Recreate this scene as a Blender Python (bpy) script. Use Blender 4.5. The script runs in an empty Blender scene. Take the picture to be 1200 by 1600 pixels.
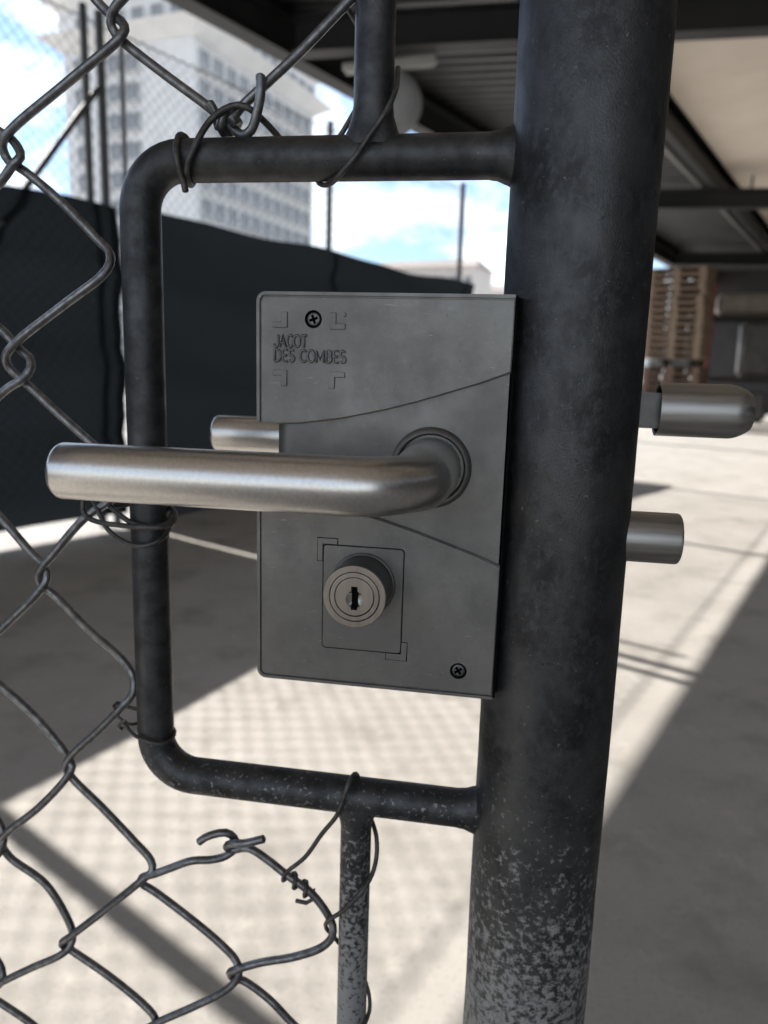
import bpy, bmesh, math, random
from mathutils import Vector, Matrix
random.seed(7)
R = math.radians
SC = bpy.context.scene
COL = SC.collection
LENS_Z = 1.12                     # lens height above the ground (m)

# ------------------------------------------------------------------ camera
cam_d = bpy.data.cameras.new('camera')
cam = bpy.data.objects.new('camera', cam_d)
COL.objects.link(cam)
YAW, PITCH, ROLL = 0.1645, 0.1889, 0.0293
cf = Vector((-math.sin(YAW)*math.cos(PITCH), math.cos(YAW)*math.cos(PITCH), -math.sin(PITCH)))
r0 = Vector((math.cos(YAW), math.sin(YAW), 0)); u0 = r0.cross(cf)
cr = r0*math.cos(ROLL) + u0*math.sin(ROLL); cu = -r0*math.sin(ROLL) + u0*math.cos(ROLL)
cam.matrix_world = Matrix(((cr.x, cu.x, -cf.x, 0), (cr.y, cu.y, -cf.y, -0.3416),
                           (cr.z, cu.z, -cf.z, LENS_Z), (0, 0, 0, 1)))
cam_d.sensor_fit = 'VERTICAL'; cam_d.sensor_height = 36; cam_d.sensor_width = 27
cam_d.lens = 36*1186/1600
cam_d.clip_start = 0.02; cam_d.clip_end = 3000
cam_d.dof.use_dof = True; cam_d.dof.focus_distance = 0.31; cam_d.dof.aperture_fstop = 10.0
SC.camera = cam

# ------------------------------------------------------------------ sun and sky
SUN_EL = R(39.9)
SUN_H = Vector((-0.878, 0.478))           # horizontal direction towards the sun
sdir = Vector((SUN_H.x*math.cos(SUN_EL), SUN_H.y*math.cos(SUN_EL), math.sin(SUN_EL)))
sl = bpy.data.lights.new('sun', 'SUN'); sl.energy = 2.0; sl.angle = R(0.45); sl.color = (1, 0.945, 0.87)
sun = bpy.data.objects.new('sun', sl); COL.objects.link(sun)
sun.rotation_euler = sdir.to_track_quat('Z', 'Y').to_euler(); sun.location = (-20, 12, 25)

w = bpy.data.worlds.new('World'); SC.world = w; w.use_nodes = True
nt = w.node_tree; N = nt.nodes; L = nt.links; N.clear()
out = N.new('ShaderNodeOutputWorld'); bg = N.new('ShaderNodeBackground'); bg.inputs['Strength'].default_value = 0.056
sky = N.new('ShaderNodeTexSky'); sky.sky_type = 'NISHITA'; sky.sun_disc = False
sky.sun_elevation = SUN_EL; sky.sun_rotation = math.atan2(SUN_H.x, SUN_H.y)
sky.altitude = 300; sky.air_density = 1.0; sky.dust_density = .35; sky.ozone_density = 3.2
tc = N.new('ShaderNodeTexCoord'); mp = N.new('ShaderNodeMapping'); mp.inputs['Scale'].default_value = (1, 1, 2.2)
L.new(tc.outputs['Generated'], mp.inputs['Vector'])
cn = N.new('ShaderNodeTexNoise'); cn.inputs['Scale'].default_value = 7.5; cn.inputs['Detail'].default_value = 9; cn.inputs['Roughness'].default_value = 0.62
cn.inputs['Distortion'].default_value = 0.25
L.new(mp.outputs[0], cn.inputs['Vector'])
rmp = N.new('ShaderNodeValToRGB'); rmp.color_ramp.elements[0].position = 0.43; rmp.color_ramp.elements[1].position = 0.60
L.new(cn.outputs['Fac'], rmp.inputs['Fac'])
mx = N.new('ShaderNodeMix'); mx.data_type = 'RGBA'
cl = N.new('ShaderNodeMix'); cl.data_type = 'RGBA'; cl.inputs['Factor'].default_value = .2     # clouds: pale grey, brighter where the sky behind is
cl.inputs['A'].default_value = (8.2, 8.2, 8.25, 1); L.new(sky.outputs[0], cl.inputs['B'])
L.new(cl.outputs['Result'], mx.inputs['B'])
L.new(rmp.outputs['Color'], mx.inputs['Factor']); L.new(sky.outputs[0], mx.inputs['A'])
L.new(mx.outputs['Result'], bg.inputs['Color']); L.new(bg.outputs[0], out.inputs[0])

SC.view_settings.view_transform = 'Standard'; SC.view_settings.look = 'None'
SC.view_settings.exposure = 2.04; SC.view_settings.gamma = 1.0
SC.view_settings.use_curve_mapping = False
SC.render.engine = 'CYCLES'
SC.cycles.max_bounces = 10; SC.cycles.diffuse_bounces = 5
SC.cycles.use_denoising = True
SC.cycles.sample_clamp_indirect = 8

# ------------------------------------------------------------------ materials
def mat(name, c1, c2=None, scale=20, detail=6, rough=0.6, rough2=None, metal=0.0, bump=0.0, bscale=None, bdist=0.001,
        lo=0.35, hi=0.65, stretch=None, spec=0.5, mid=None):
    m = bpy.data.materials.new(name); m.use_nodes = True
    t = m.node_tree; n = t.nodes; l = t.links
    b = n['Principled BSDF']
    b.inputs['Metallic'].default_value = metal; b.inputs['Roughness'].default_value = rough
    b.inputs['Specular IOR Level'].default_value = spec
    tcn = n.new('ShaderNodeTexCoord'); vec = tcn.outputs['Object']
    if stretch:
        mpn = n.new('ShaderNodeMapping'); mpn.inputs['Scale'].default_value = stretch
        l.new(vec, mpn.inputs['Vector']); vec = mpn.outputs[0]
    ns = n.new('ShaderNodeTexNoise'); ns.inputs['Scale'].default_value = scale; ns.inputs['Detail'].default_value = detail
    ns.inputs['Roughness'].default_value = 0.6
    l.new(vec, ns.inputs['Vector'])
    rp = n.new('ShaderNodeValToRGB'); rp.color_ramp.elements[0].position = lo; rp.color_ramp.elements[1].position = hi
    rp.color_ramp.elements[0].color = (*c1, 1); rp.color_ramp.elements[1].color = (*(c2 or c1), 1)
    l.new(ns.outputs['Fac'], rp.inputs['Fac']); l.new(rp.outputs['Color'], b.inputs['Base Color'])
    if rough2 is not None:
        mr = n.new('ShaderNodeMapRange'); mr.inputs['From Min'].default_value = lo; mr.inputs['From Max'].default_value = hi
        mr.inputs['To Min'].default_value = rough; mr.inputs['To Max'].default_value = rough2
        l.new(ns.outputs['Fac'], mr.inputs['Value']); l.new(mr.outputs[0], b.inputs['Roughness'])
    if bump:
        n2 = n.new('ShaderNodeTexNoise'); n2.inputs['Scale'].default_value = bscale or scale*3; n2.inputs['Detail'].default_value = 4
        l.new(vec, n2.inputs['Vector'])
        bp = n.new('ShaderNodeBump'); bp.inputs['Strength'].default_value = bump; bp.inputs['Distance'].default_value = bdist
        l.new(n2.outputs['Fac'], bp.inputs['Height']); l.new(bp.outputs[0], b.inputs['Normal'])
    return m

def blend_over(m, color, scale, thr, width, zlo=None, zhi=None, zgain=0.0, rough=None, detail=8, metal=None, stretch=None):
    """lay a second colour over material m where a noise passes a threshold; zlo..zhi raises the odds towards zlo"""
    t = m.node_tree; n = t.nodes; l = t.links; b = n['Principled BSDF']
    src = b.inputs['Base Color'].links[0].from_socket
    tcn = n.new('ShaderNodeTexCoord'); vec = tcn.outputs['Object']
    if stretch:
        mpn = n.new('ShaderNodeMapping'); mpn.inputs['Scale'].default_value = stretch
        l.new(vec, mpn.inputs['Vector']); vec = mpn.outputs[0]
    ns = n.new('ShaderNodeTexNoise'); ns.inputs['Scale'].default_value = scale; ns.inputs['Detail'].default_value = detail
    ns.inputs['Roughness'].default_value = 0.65
    l.new(vec, ns.inputs['Vector'])
    val = ns.outputs['Fac']
    if zlo is not None:
        sp = n.new('ShaderNodeSeparateXYZ'); l.new(tcn.outputs['Object'], sp.inputs[0])
        mz = n.new('ShaderNodeMapRange'); mz.inputs['From Min'].default_value = zhi; mz.inputs['From Max'].default_value = zlo
        mz.inputs['To Min'].default_value = -zgain; mz.inputs['To Max'].default_value = zgain
        l.new(sp.outputs['Z'], mz.inputs['Value'])
        ad = n.new('ShaderNodeMath'); ad.operation = 'ADD'; l.new(val, ad.inputs[0]); l.new(mz.outputs[0], ad.inputs[1]); val = ad.outputs[0]
    mr = n.new('ShaderNodeMapRange'); mr.inputs['From Min'].default_value = thr-width; mr.inputs['From Max'].default_value = thr+width
    l.new(val, mr.inputs['Value'])
    mxn = n.new('ShaderNodeMix'); mxn.data_type = 'RGBA'; mxn.inputs['B'].default_value = (*color, 1)
    l.new(mr.outputs[0], mxn.inputs['Factor']); l.new(src, mxn.inputs['A']); l.new(mxn.outputs['Result'], b.inputs['Base Color'])
    for key, v in (('Roughness', rough), ('Metallic', metal)):
        if v is None: continue
        mf = n.new('ShaderNodeMix'); mf.data_type = 'FLOAT'
        if b.inputs[key].links: l.new(b.inputs[key].links[0].from_socket, mf.inputs['A'])
        else: mf.inputs['A'].default_value = b.inputs[key].default_value
        mf.inputs['B'].default_value = v; l.new(mr.outputs[0], mf.inputs['Factor']); l.new(mf.outputs[0], b.inputs[key])
    return m

M = {}
M['stile'] = mat('aged_galvanised_tube', (.036,.036,.037), (.085,.085,.086), 46, 11, .50, .36, .75, .35, 1500, .0006, stretch=(1,1,.7), spec=.3)
blend_over(M['stile'], (.085,.09,.095), 260, .60, .12, rough=.44, stretch=(1,1,.75))
blend_over(M['stile'], (.20,.205,.21), 520, .70, .04, rough=.5)
blend_over(M['stile'], (.11,.112,.113), 60, .50, .16, .74, 1.02, .22, rough=.5)
blend_over(M['stile'], (.34,.343,.345), 300, .545, .07, .755, .965, .18, rough=.58, metal=.4)
blend_over(M['stile'], (.05,.052,.055), 240, .66, .05, rough=.6)
M['stile'].node_tree.nodes['Principled BSDF'].inputs['Specular Tint'].default_value = (.6, .62, .65, 1)
M['tube'] = mat('aged_galvanised_small_tube', (.042,.043,.045), (.088,.09,.092), 90, 8, .5, .4, .7, .4, 900, .0004, spec=.3)
blend_over(M['tube'], (.32,.323,.325), 420, .56, .05, .79, .96, .16, rough=.62, metal=.35)
M['wire'] = mat('galvanised_wire', (.12,.122,.125), (.26,.262,.265), 220, 6, .44, .3, .8, .15, 900, .0002)
M['tie'] = mat('binding_wire', (.06,.058,.057), (.12,.113,.108), 200, 5, .5, .45, .55, .2, 900, .0002)
M['case'] = mat('cast_zinc_alloy', (.185,.18,.172), (.24,.234,.223), 22, 11, .33, .47, .8, .5, 2400, .00014)
blend_over(M['case'], (.15,.145,.138), 17, .60, .16, rough=.55, detail=5)
blend_over(M['case'], (.15,.146,.14), 48, .60, .16, rough=.52, detail=10)
blend_over(M['case'], (.27,.262,.25), 900, .68, .05, rough=.4)
blend_over(M['case'], (.36,.35,.335), 130, .715, .015, rough=.35, detail=3, stretch=(1,1,14))
blend_over(M['case'], (.10,.096,.09), 110, .735, .012, rough=.6, detail=3, stretch=(9,1,1))
M['case_dark'] = mat('dark_cast_alloy', (.10,.098,.095), (.14,.137,.132), 160, 5, .4, .46, .8)
M['gap'] = mat('black_gap_shade', (.004,.004,.0045), None, 50, 2, .9, spec=.1)  # black put in for the shade in gaps, outlines and the key slot
M['steel'] = mat('brushed_stainless', (.60,.585,.56), (.68,.663,.635), 700, 3, .28, .31, 1.0)
M['steel_dark'] = mat('turned_steel', (.30,.292,.28), (.44,.43,.415), 420, 4, .36, .46, 1.0, .04, 900, .00005, stretch=(.04,1,1))
M['brass_steel'] = mat('nickelled_cylinder_face', (.30,.26,.225), (.36,.315,.275), 300, 5, .34, .42, .95, .12, 1200, .00006, stretch=(1,1,.05))
M['screw'] = mat('black_oxide_screw', (.10,.10,.10), (.15,.15,.15), 300, 4, .35, .4, .9)
M['concrete'] = mat('concrete_ground', (.42,.40,.37), (.53,.51,.478), 1.7, 10, .85, .92, 0, .45, 130, .002, lo=.3, hi=.7)
blend_over(M['concrete'], (.33,.31,.285), 3.1, .60, .09, detail=9)
blend_over(M['concrete'], (.56,.53,.49), 9, .64, .06, detail=6)
blend_over(M['concrete'], (.22,.2,.185), 14, .73, .03, detail=3)
blend_over(M['concrete'], (.30,.285,.265), 95, .63, .08, detail=6)
blend_over(M['concrete'], (.26,.25,.235), 1.15, .70, .03, detail=10, stretch=(1,.5,1))
M['beam'] = mat('dark_painted_steel', (.009,.010,.011), (.017,.018,.02), 3, 5, .6, .7, 0)
M['purlin'] = mat('grey_painted_tube', (.16,.16,.16), (.22,.22,.215), 6, 4, .45, .5, .2)
M['deck'] = mat('grey_profiled_sheet', (.06,.06,.063), (.09,.089,.09), 4, 5, .5, .6, .3)
M['ceiling'] = mat('beige_ceiling_board', (.70,.62,.53), (.78,.70,.61), 1.2, 7, .8, .85, 0, .1, 30, .002)
M['post'] = mat('fence_post_steel', (.08,.084,.09), (.12,.124,.13), 8, 5, .5, .6, .3)
M['fmesh'] = mat('fence_wire', (.14,.145,.15), (.2,.2,.2), 5, 3, .5, .55, .5)
M['tower'] = mat('pale_render', (.58,.585,.585), (.66,.665,.665), .35, 6, .8)
M['tower_trim'] = mat('pale_concrete_trim', (.60,.595,.585), (.68,.675,.665), .4, 5, .8)
M['glass'] = mat('dull_window_glass', (.15,.16,.175), (.27,.285,.30), .28, 2, .2, .25, 0)
M['frame'] = mat('window_frame', (.5,.5,.5), (.58,.58,.57), 2, 3, .6)
M['lowb'] = mat('far_plaster', (.55,.5,.46), (.62,.58,.53), .3, 5, .85)
M['roof'] = mat('far_roof', (.36,.32,.29), (.44,.39,.35), .4, 5, .85)
M['hill'] = mat('far_hillside', (.14,.16,.17), (.24,.25,.25), .05, 7, .95)
M['wood'] = mat('pale_pallet_wood', (.17,.115,.078), (.26,.19,.135), 9, 6, .8, stretch=(1,6,6))
M['wood_dark'] = mat('brown_pallet_wood', (.10,.062,.042), (.16,.10,.068), 9, 6, .8, stretch=(1,6,6))
M['red'] = mat('red_painted_steel', (.13,.02,.014), (.18,.03,.02), 9, 4, .5)
M['wrap'] = mat('pale_wrapping', (.17,.15,.12), (.25,.225,.185), 5, 5, .45)
M['greywrap'] = mat('grey_plastic_wrap', (.055,.056,.058), (.10,.10,.10), 4, 5, .4)
M['dark'] = mat('dark_back_wall', (.018,.018,.02), (.04,.038,.037), .8, 6, .8)
M['wall'] = mat('grey_side_wall', (.15,.145,.14), (.22,.21,.2), .8, 6, .85)
M['lamp'] = mat('grey_lamp_housing', (.26,.28,.29), (.32,.34,.35), 8, 4, .5)
M['white'] = mat('pale_light_patch', (.30,.30,.29), (.36,.36,.35), 6, 3, .4)
# shade net: dark cloth that lets a little light through
m = mat('shade_net', (.005,.006,.006), (.012,.0145,.015), 1.6, 9, .9, None, 0, .6, 22, .012, spec=.12)
t = m.node_tree; tr = t.nodes.new('ShaderNodeBsdfTranslucent'); tr.inputs['Color'].default_value = (.012,.015,.018,1)
ms = t.nodes.new('ShaderNodeMixShader'); ms.inputs[0].default_value = .35
b = t.nodes['Principled BSDF']; o_ = t.nodes['Material Output']
t.links.new(b.outputs[0], ms.inputs[1]); t.links.new(tr.outputs[0], ms.inputs[2]); t.links.new(ms.outputs[0], o_.inputs[0])
M['net'] = m

# ------------------------------------------------------------------ helpers
def empty(name, loc, label, cat, group=None, rz=0):
    o = bpy.data.objects.new(name, None); COL.objects.link(o)
    o.location = loc; o.rotation_euler = (0, 0, rz); o.empty_display_size = .05
    tag(o, label, cat, group); return o
def tag(o, label=None, cat=None, group=None, kind=None):
    if label: o['label'] = label
    if cat: o['category'] = cat
    if group: o['group'] = group
    if kind: o['kind'] = kind
    return o
def root_loc(o):
    v = Vector(o.location)
    p = o.parent
    while p: v = v + p.location; p = p.parent
    return v
def link(name, bm, m, parent=None, smooth=None, world=True):
    """one mesh object; the mesh is in world coordinates, also under a parent, unless world is False"""
    me = bpy.data.meshes.new(name)
    bmesh.ops.recalc_face_normals(bm, faces=bm.faces)
    if smooth is not None:
        for f in bm.faces: f.smooth = True
        for e in bm.edges:
            if len(e.link_faces) == 2 and (e.calc_face_angle(0) > smooth or (e.link_faces[0].normal.y < -.9995) != (e.link_faces[1].normal.y < -.9995)): e.smooth = False
    bm.to_mesh(me); bm.free()
    for mm in (m if isinstance(m, (list, tuple)) else [m]): me.materials.append(mm)
    o = bpy.data.objects.new(name, me); COL.objects.link(o)
    if parent is not None:
        o.parent = parent
        if world and parent.type == 'EMPTY': o.matrix_parent_inverse = Matrix.Translation(-parent.location)
    return o
def box(bm, c, s, mtx=None, mi=0):
    r = bmesh.ops.create_cube(bm, size=1, matrix=Matrix.Translation(c) @ (mtx or Matrix()) @ Matrix.Diagonal((*s, 1)))
    for v in r['verts']:
        for f in v.link_faces: f.material_index = mi
    return r['verts']
def spline(pts, k=6):
    P = [Vector(p) for p in pts]; P = [P[0]*2-P[1]] + P + [P[-1]*2-P[-2]]
    o = []
    for i in range(1, len(P)-2):
        a, b, c, d = P[i-1:i+3]
        t0 = 0; t1 = max((b-a).length**.5, 1e-5); t2 = t1+max((c-b).length**.5, 1e-5); t3 = t2+max((d-c).length**.5, 1e-5)
        n = max(1, min(k, int((c-b).length/.0035)+1))
        for j in range(n):
            t = t1+(t2-t1)*j/n
            A1 = a*((t1-t)/t1)+b*(t/t1); A2 = b*((t2-t)/(t2-t1))+c*((t-t1)/(t2-t1)); A3 = c*((t3-t)/(t3-t2))+d*((t-t2)/(t3-t2))
            B1 = A1*((t2-t)/t2)+A2*(t/t2); B2 = A2*((t3-t)/(t3-t1))+A3*((t-t1)/(t3-t1))
            o.append(B1*((t2-t)/(t2-t1))+B2*((t-t1)/(t2-t1)))
    o.append(P[-2]); return o
def tube(bm, pts, r, seg=10, caps=True, round_end=False):
    """tube along pts (world), r a number or a list; parallel-transported rings"""
    P = [Vector(p) for p in pts]; n = len(P)
    rr = list(r) if isinstance(r, (list, tuple)) else [r]*n
    T = [(P[min(i+1, n-1)]-P[max(i-1, 0)]).normalized() for i in range(n)]
    a = Vector((0, 1, 0)); a = a - T[0]*a.dot(T[0])
    if a.length < 1e-3: a = Vector((1, 0, 0)); a = a - T[0]*a.dot(T[0])
    a.normalize(); rings = []
    if round_end:
        P = [P[0]-T[0]*rr[0]*.35] + P + [P[-1]+T[-1]*rr[-1]*.35]; T = [T[0]]+T+[T[-1]]; rr = [rr[0]*.55]+rr+[rr[-1]*.55]
    for p, tt, q in zip(P, T, rr):
        a = (a - tt*a.dot(tt)).normalized(); b = tt.cross(a)
        rings.append([bm.verts.new(p + (a*math.cos(2*math.pi*k/seg) + b*math.sin(2*math.pi*k/seg))*q) for k in range(seg)])
    for A, B in zip(rings, rings[1:]):
        for k in range(seg): bm.faces.new((A[k], A[(k+1)%seg], B[(k+1)%seg], B[k]))
    if caps: bm.faces.new(rings[0][::-1]); bm.faces.new(rings[-1])
    return rings
def mesh_tube(name, pts, r, m, parent, seg=10, **kw):
    bm = bmesh.new(); tube(bm, pts, r, seg, **kw); return link(name, bm, m, parent, R(50))
def lathe(bm, prof, centre, axis, seg=40):
    """prof: (radius, distance along axis); closed with caps when the radius is not 0"""
    ax = Vector(axis).normalized(); a = ax.orthogonal().normalized(); b = ax.cross(a); c = Vector(centre); rings = []
    for r, h in prof:
        if r < 1e-6: rings.append([bm.verts.new(c+ax*h)])
        else: rings.append([bm.verts.new(c+ax*h+(a*math.cos(2*math.pi*k/seg)+b*math.sin(2*math.pi*k/seg))*r) for k in range(seg)])
    for A, B in zip(rings, rings[1:]):
        for k in range(seg):
            if len(A) == 1 and len(B) == 1: break
            if len(A) == 1: bm.faces.new((A[0], B[k], B[(k+1)%seg]))
            elif len(B) == 1: bm.faces.new((A[k], A[(k+1)%seg], B[0]))
            else: bm.faces.new((A[k], A[(k+1)%seg], B[(k+1)%seg], B[k]))
    for rg in (rings[0], rings[-1]):
        if len(rg) > 2: bm.faces.new(rg)
def inset(poly, d):
    n = len(poly); o = []
    area = sum(poly[i][0]*poly[(i+1)%n][1]-poly[(i+1)%n][0]*poly[i][1] for i in range(n))
    s = 1 if area > 0 else -1
    for i in range(n):
        a, b, c = Vector(poly[i-1]), Vector(poly[i]), Vector(poly[(i+1)%n])
        e1 = (b-a).normalized(); e2 = (c-b).normalized()
        n1 = Vector((-e1.y, e1.x))*s; n2 = Vector((-e2.y, e2.x))*s
        q = n1+n2; q = q/max(.3, q.length_squared/2) if q.length > 1e-4 else n1
        o.append(b+q*d)
    return o
def plate(bm, poly, y0, y1, bevel=0, holes=(), seg=2):
    """solid from an outline in the gate plane (mm; x, z above the lens), front face at y0 (towards the camera), back at y1"""
    def V(p, y): return bm.verts.new((p[0]/1000, y/1000, LENS_Z+p[1]/1000))
    levels = [(inset(poly, 0), y1)]
    if bevel:
        for k in range(seg+1):
            a = math.pi/2*k/seg
            levels.append((inset(poly, bevel*(1-math.cos(a))), y0+bevel*(1-math.sin(a))))
    else: levels.append((inset(poly, 0), y0))
    rings = [[V(q, y) for q in pl] for pl, y in levels]; n = len(poly)
    for A, B in zip(rings, rings[1:]):
        for k in range(n): bm.faces.new((A[k], A[(k+1)%n], B[(k+1)%n], B[k]))
    def fill(ring, hr):
        if not hr: bm.faces.new(ring); return
        ed = []
        for rg in [ring]+hr:
            for k in range(len(rg)):
                e = bm.edges.get((rg[k], rg[(k+1)%len(rg)])) or bm.edges.new((rg[k], rg[(k+1)%len(rg)])); ed.append(e)
        bmesh.ops.triangle_fill(bm, use_beauty=True, use_dissolve=False, edges=ed)
    f = []; bk = []
    for h in holes:
        A = [V(q, y0) for q in h]; B = [V(q, y1) for q in h]; m_ = len(h)
        for k in range(m_): bm.faces.new((A[k], A[(k+1)%m_], B[(k+1)%m_], B[k]))
        f.append(A); bk.append(B)
    fill(rings[-1], f); fill(rings[0], bk)
def arc(cx, cz, r, a0, a1, n=7):
    return [(cx+r*math.cos(R(a0+(a1-a0)*k/n)), cz+r*math.sin(R(a0+(a1-a0)*k/n))) for k in range(n+1)]
def circle(cx, cz, r, n=24): return [(cx+r*math.cos(2*math.pi*k/n), cz+r*math.sin(2*math.pi*k/n)) for k in range(n)]
def rrect(x0, z0, x1, z1, r, n=4):
    return arc(x1-r, z1-r, r, 0, 90, n)+arc(x0+r, z1-r, r, 90, 180, n)+arc(x0+r, z0+r, r, 180, 270, n)+arc(x1-r, z0+r, r, 270, 360, n)
def mm(p): return Vector((p[0]/1000, p[1]/1000, p[2]/1000))
def zl(x, y, z): return Vector((x/1000, y/1000, LENS_Z+z/1000))    # mm, z above the lens

# plan directions of the yard: along the canopy edge and across it
AZ = R(23.3); UD = Vector((math.sin(AZ), math.cos(AZ), 0)); ND = Vector((math.cos(AZ), -math.sin(AZ), 0))
def un(u, n, z=0.0): return UD*u + ND*n + Vector((0, 0, z))
YARD = Matrix(((ND.x, UD.x, 0, 0), (ND.y, UD.y, 0, 0), (0, 0, 1, 0), (0, 0, 0, 1)))   # local x = across, y = along
def beam(bm, a, b, wdt, h):
    """rectangular bar from a to b, its top face through a and b"""
    a, b = Vector(a), Vector(b); d = (b-a).normalized(); s = d.cross(Vector((0, 0, 1))).normalized(); up = s.cross(d)
    mt = Matrix((( s.x, d.x, up.x, 0), (s.y, d.y, up.y, 0), (s.z, d.z, up.z, 0), (0, 0, 0, 1)))
    box(bm, (a+b)/2 - up*h/2, (wdt, (b-a).length, h), mt)
def ibeam(bm, a, b, wdt, h, t=.016):
    a, b = Vector(a), Vector(b); dn = Vector((0, 0, -1))
    beam(bm, a, b, wdt, t); beam(bm, a+dn*(h-t), b+dn*(h-t), wdt, t); beam(bm, a+dn*t, b+dn*t, t*.8, h-2*t)

# ------------------------------------------------------------------ ground and far setting
bm = bmesh.new()
bmesh.ops.create_grid(bm, x_segments=4, y_segments=4, size=900)
tag(link('ground', bm, M['concrete']), 'pale worn concrete yard, sunlit in a strip and shaded elsewhere', kind='structure')

bm = bmesh.new()
rows = []
for j in range(3):
    row = []
    for i in range(61):
        x = -420+i*14; h = (0, .75, 1)[j]*(30+9*math.sin(i*.31+1)+6*math.sin(i*.83)+4*math.sin(i*1.9))
        row.append(bm.verts.new((x+10*j, 640+j*60, h-1)))
    rows.append(row)
for A, B in zip(rows, rows[1:]):
    for i in range(60): bm.faces.new((A[i], A[i+1], B[i+1], B[i]))
tag(link('hills', bm, M['hill'], smooth=R(60)), 'low hazy hills on the horizon past the fence end', kind='structure')

def far_house(x, y, z0, wd, dp, h, rz, label, floors, bays):
    e = empty('low_building', (x, y, 0), label, 'building', 'far buildings past the fence', rz)
    bm = bmesh.new(); box(bm, (0, 0, h/2), (wd, dp, h)); link('wall', bm, M['lowb'], e, world=False)
    bm = bmesh.new()
    for sx in (-1, 1):
        vs = [bm.verts.new(v) for v in ((sx*(wd/2+.5), -dp/2-.5, h), (sx*(wd/2+.5), dp/2+.5, h), (sx*(wd/2-1.5), 0, h+2.2))]
        bm.faces.new(vs)
    a = [v for v in bm.verts]
    bm.faces.new((a[0], a[3], a[5], a[2])); bm.faces.new((a[1], a[4], a[5], a[2])); bm.faces.new((a[0], a[1], a[4], a[3]))
    link('roof', bm, M['roof'], e, world=False)
    me = None
    for f in range(floors):
        for k in range(bays):
            if me is None:
                bm = bmesh.new(); box(bm, (0, 0, 0), (1.5, .12, 1.5)); o = link('window', bm, M['glass'], e, world=False); me = o.data
            else:
                o = bpy.data.objects.new('window', me); COL.objects.link(o); o.parent = e
            o.location = (-wd/2+(k+.5)*wd/bays, -dp/2-.05, 1.7+f*(h-1)/floors)
far_house(-19.5, 168, 0, 24, 12, 21.5, R(-14), 'long pale low block showing just above the dark screen, seen through the lock frame', 6, 8)
far_house(-1.5, 196, 0, 15, 11, 19.5, R(10), 'small pale house past the end of the dark screen, right of the long block', 5, 5)

# ------------------------------------------------------------------ tower block
T0 = Vector((-36.5, 84.8, 0)); TR = Vector((0.2058, 0.9786, 0)); TL = Vector((-0.9786, 0.2058, 0))
tw = empty('tower_block', T0, 'tall pale tower block with two overhanging cornices, seen behind the mesh', 'building')
LR, LL, HT = 28.4, 18.0, 36.6
def tbox(bm, a0, a1, b0, b1, z0, z1, mi=0):
    """box from a0..a1 along the right facade and b0..b1 along the left one"""
    c = T0 + TR*(a0+a1)/2 + TL*(b0+b1)/2; c.z = (z0+z1)/2
    mt = Matrix(((TR.x, TL.x, 0, 0), (TR.y, TL.y, 0, 0), (0, 0, 1, 0), (0, 0, 0, 1)))
    box(bm, c, (a1-a0, b1-b0, z1-z0), mt, mi)
bm = bmesh.new(); tbox(bm, 0, LR, 0, LL, 0, HT); link('wall', bm, M['tower'], tw)
def slab(z0, z1, oh0, oh1):
    bm = bmesh.new()
    ring = []
    for z, oh in ((z0, oh0), (z1, oh1)):
        ring.append([bm.verts.new(T0+TR*a+TL*b_+Vector((0, 0, z))) for a, b_ in ((-oh, -oh), (LR+oh, -oh), (LR+oh, LL+oh), (-oh, LL+oh))])
    A, B = ring; bm.faces.new(A[::-1]); bm.faces.new(B)
    for k in range(4): bm.faces.new((A[k], A[(k+1)%4], B[(k+1)%4], B[k]))
    return bm
link('cornice', slab(HT-.9, HT+.5, .15, 2.2), M['tower_trim'], tw)
bm = bmesh.new(); tbox(bm, -.3, LR+.3, -.3, LL+.3, HT+.5, HT+3.3); link('attic', bm, M['tower'], tw)
link('roof', slab(HT+3.3, HT+5.1, .3, 2.8), M['tower_trim'], tw)
# window pattern: sill, pane and frame in one shared mesh
def win_mesh(wd, h):
    bm = bmesh.new(); box(bm, (0, .02, 0), (wd, .1, h), mi=1)
    for sx in (-1, 1): box(bm, (sx*(wd/2-.05), -.08, 0), (.1, .14, h))
    for sz in (-1, 1): box(bm, (0, -.085, sz*(h/2-.05)), (wd-.2, .13, .1))
    box(bm, (0, -.08, 0), (.08, .1, h-.2)); box(bm, (0, -.2, -h/2-.08), (wd+.3, .4, .12))
    me = bpy.data.meshes.new('window'); bm.to_mesh(me); bm.free(); me.materials.append(M['frame']); me.materials.append(M['glass']); return me
wm = win_mesh(1.85, 1.95); wa = win_mesh(1.5, 1.3)
def put(me, right, s, z, off=.1):
    o = bpy.data.objects.new('window', me); COL.objects.link(o); o.parent = tw
    if right: p = TR*s - TL*off; nrm = -TL
    else: p = TL*s - TR*off; nrm = -TR
    p.z = z; o.location = p; o.rotation_euler = (0, 0, math.atan2(-nrm.x, nrm.y)+math.pi)
FH = 3.1
for f in range(11):
    z = HT-2.7-f*FH
    for k in range(10): put(wm, True, 1.9+k*2.72, z)
    for s in (8.2, 10.6, 15.4): put(wm, False, s, z)
for k in range(11): put(wa, True, 1.8+k*2.5, HT+1.9, .4)
for k in range(6): put(wa, False, 1.8+k*2.6, HT+1.9, .4)
for f in range(12):
    bm = bmesh.new(); z = HT-1.1-f*FH; tbox(bm, .4, LR-.4, -.3, 0.02, z-.16, z+.04); link('floor_band', bm, M['tower_trim'], tw)
bm = bmesh.new(); tbox(bm, -.35, 0.02, 11.9, 12.6, 0, HT-.9); link('pilaster', bm, M['tower_trim'], tw)

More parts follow.
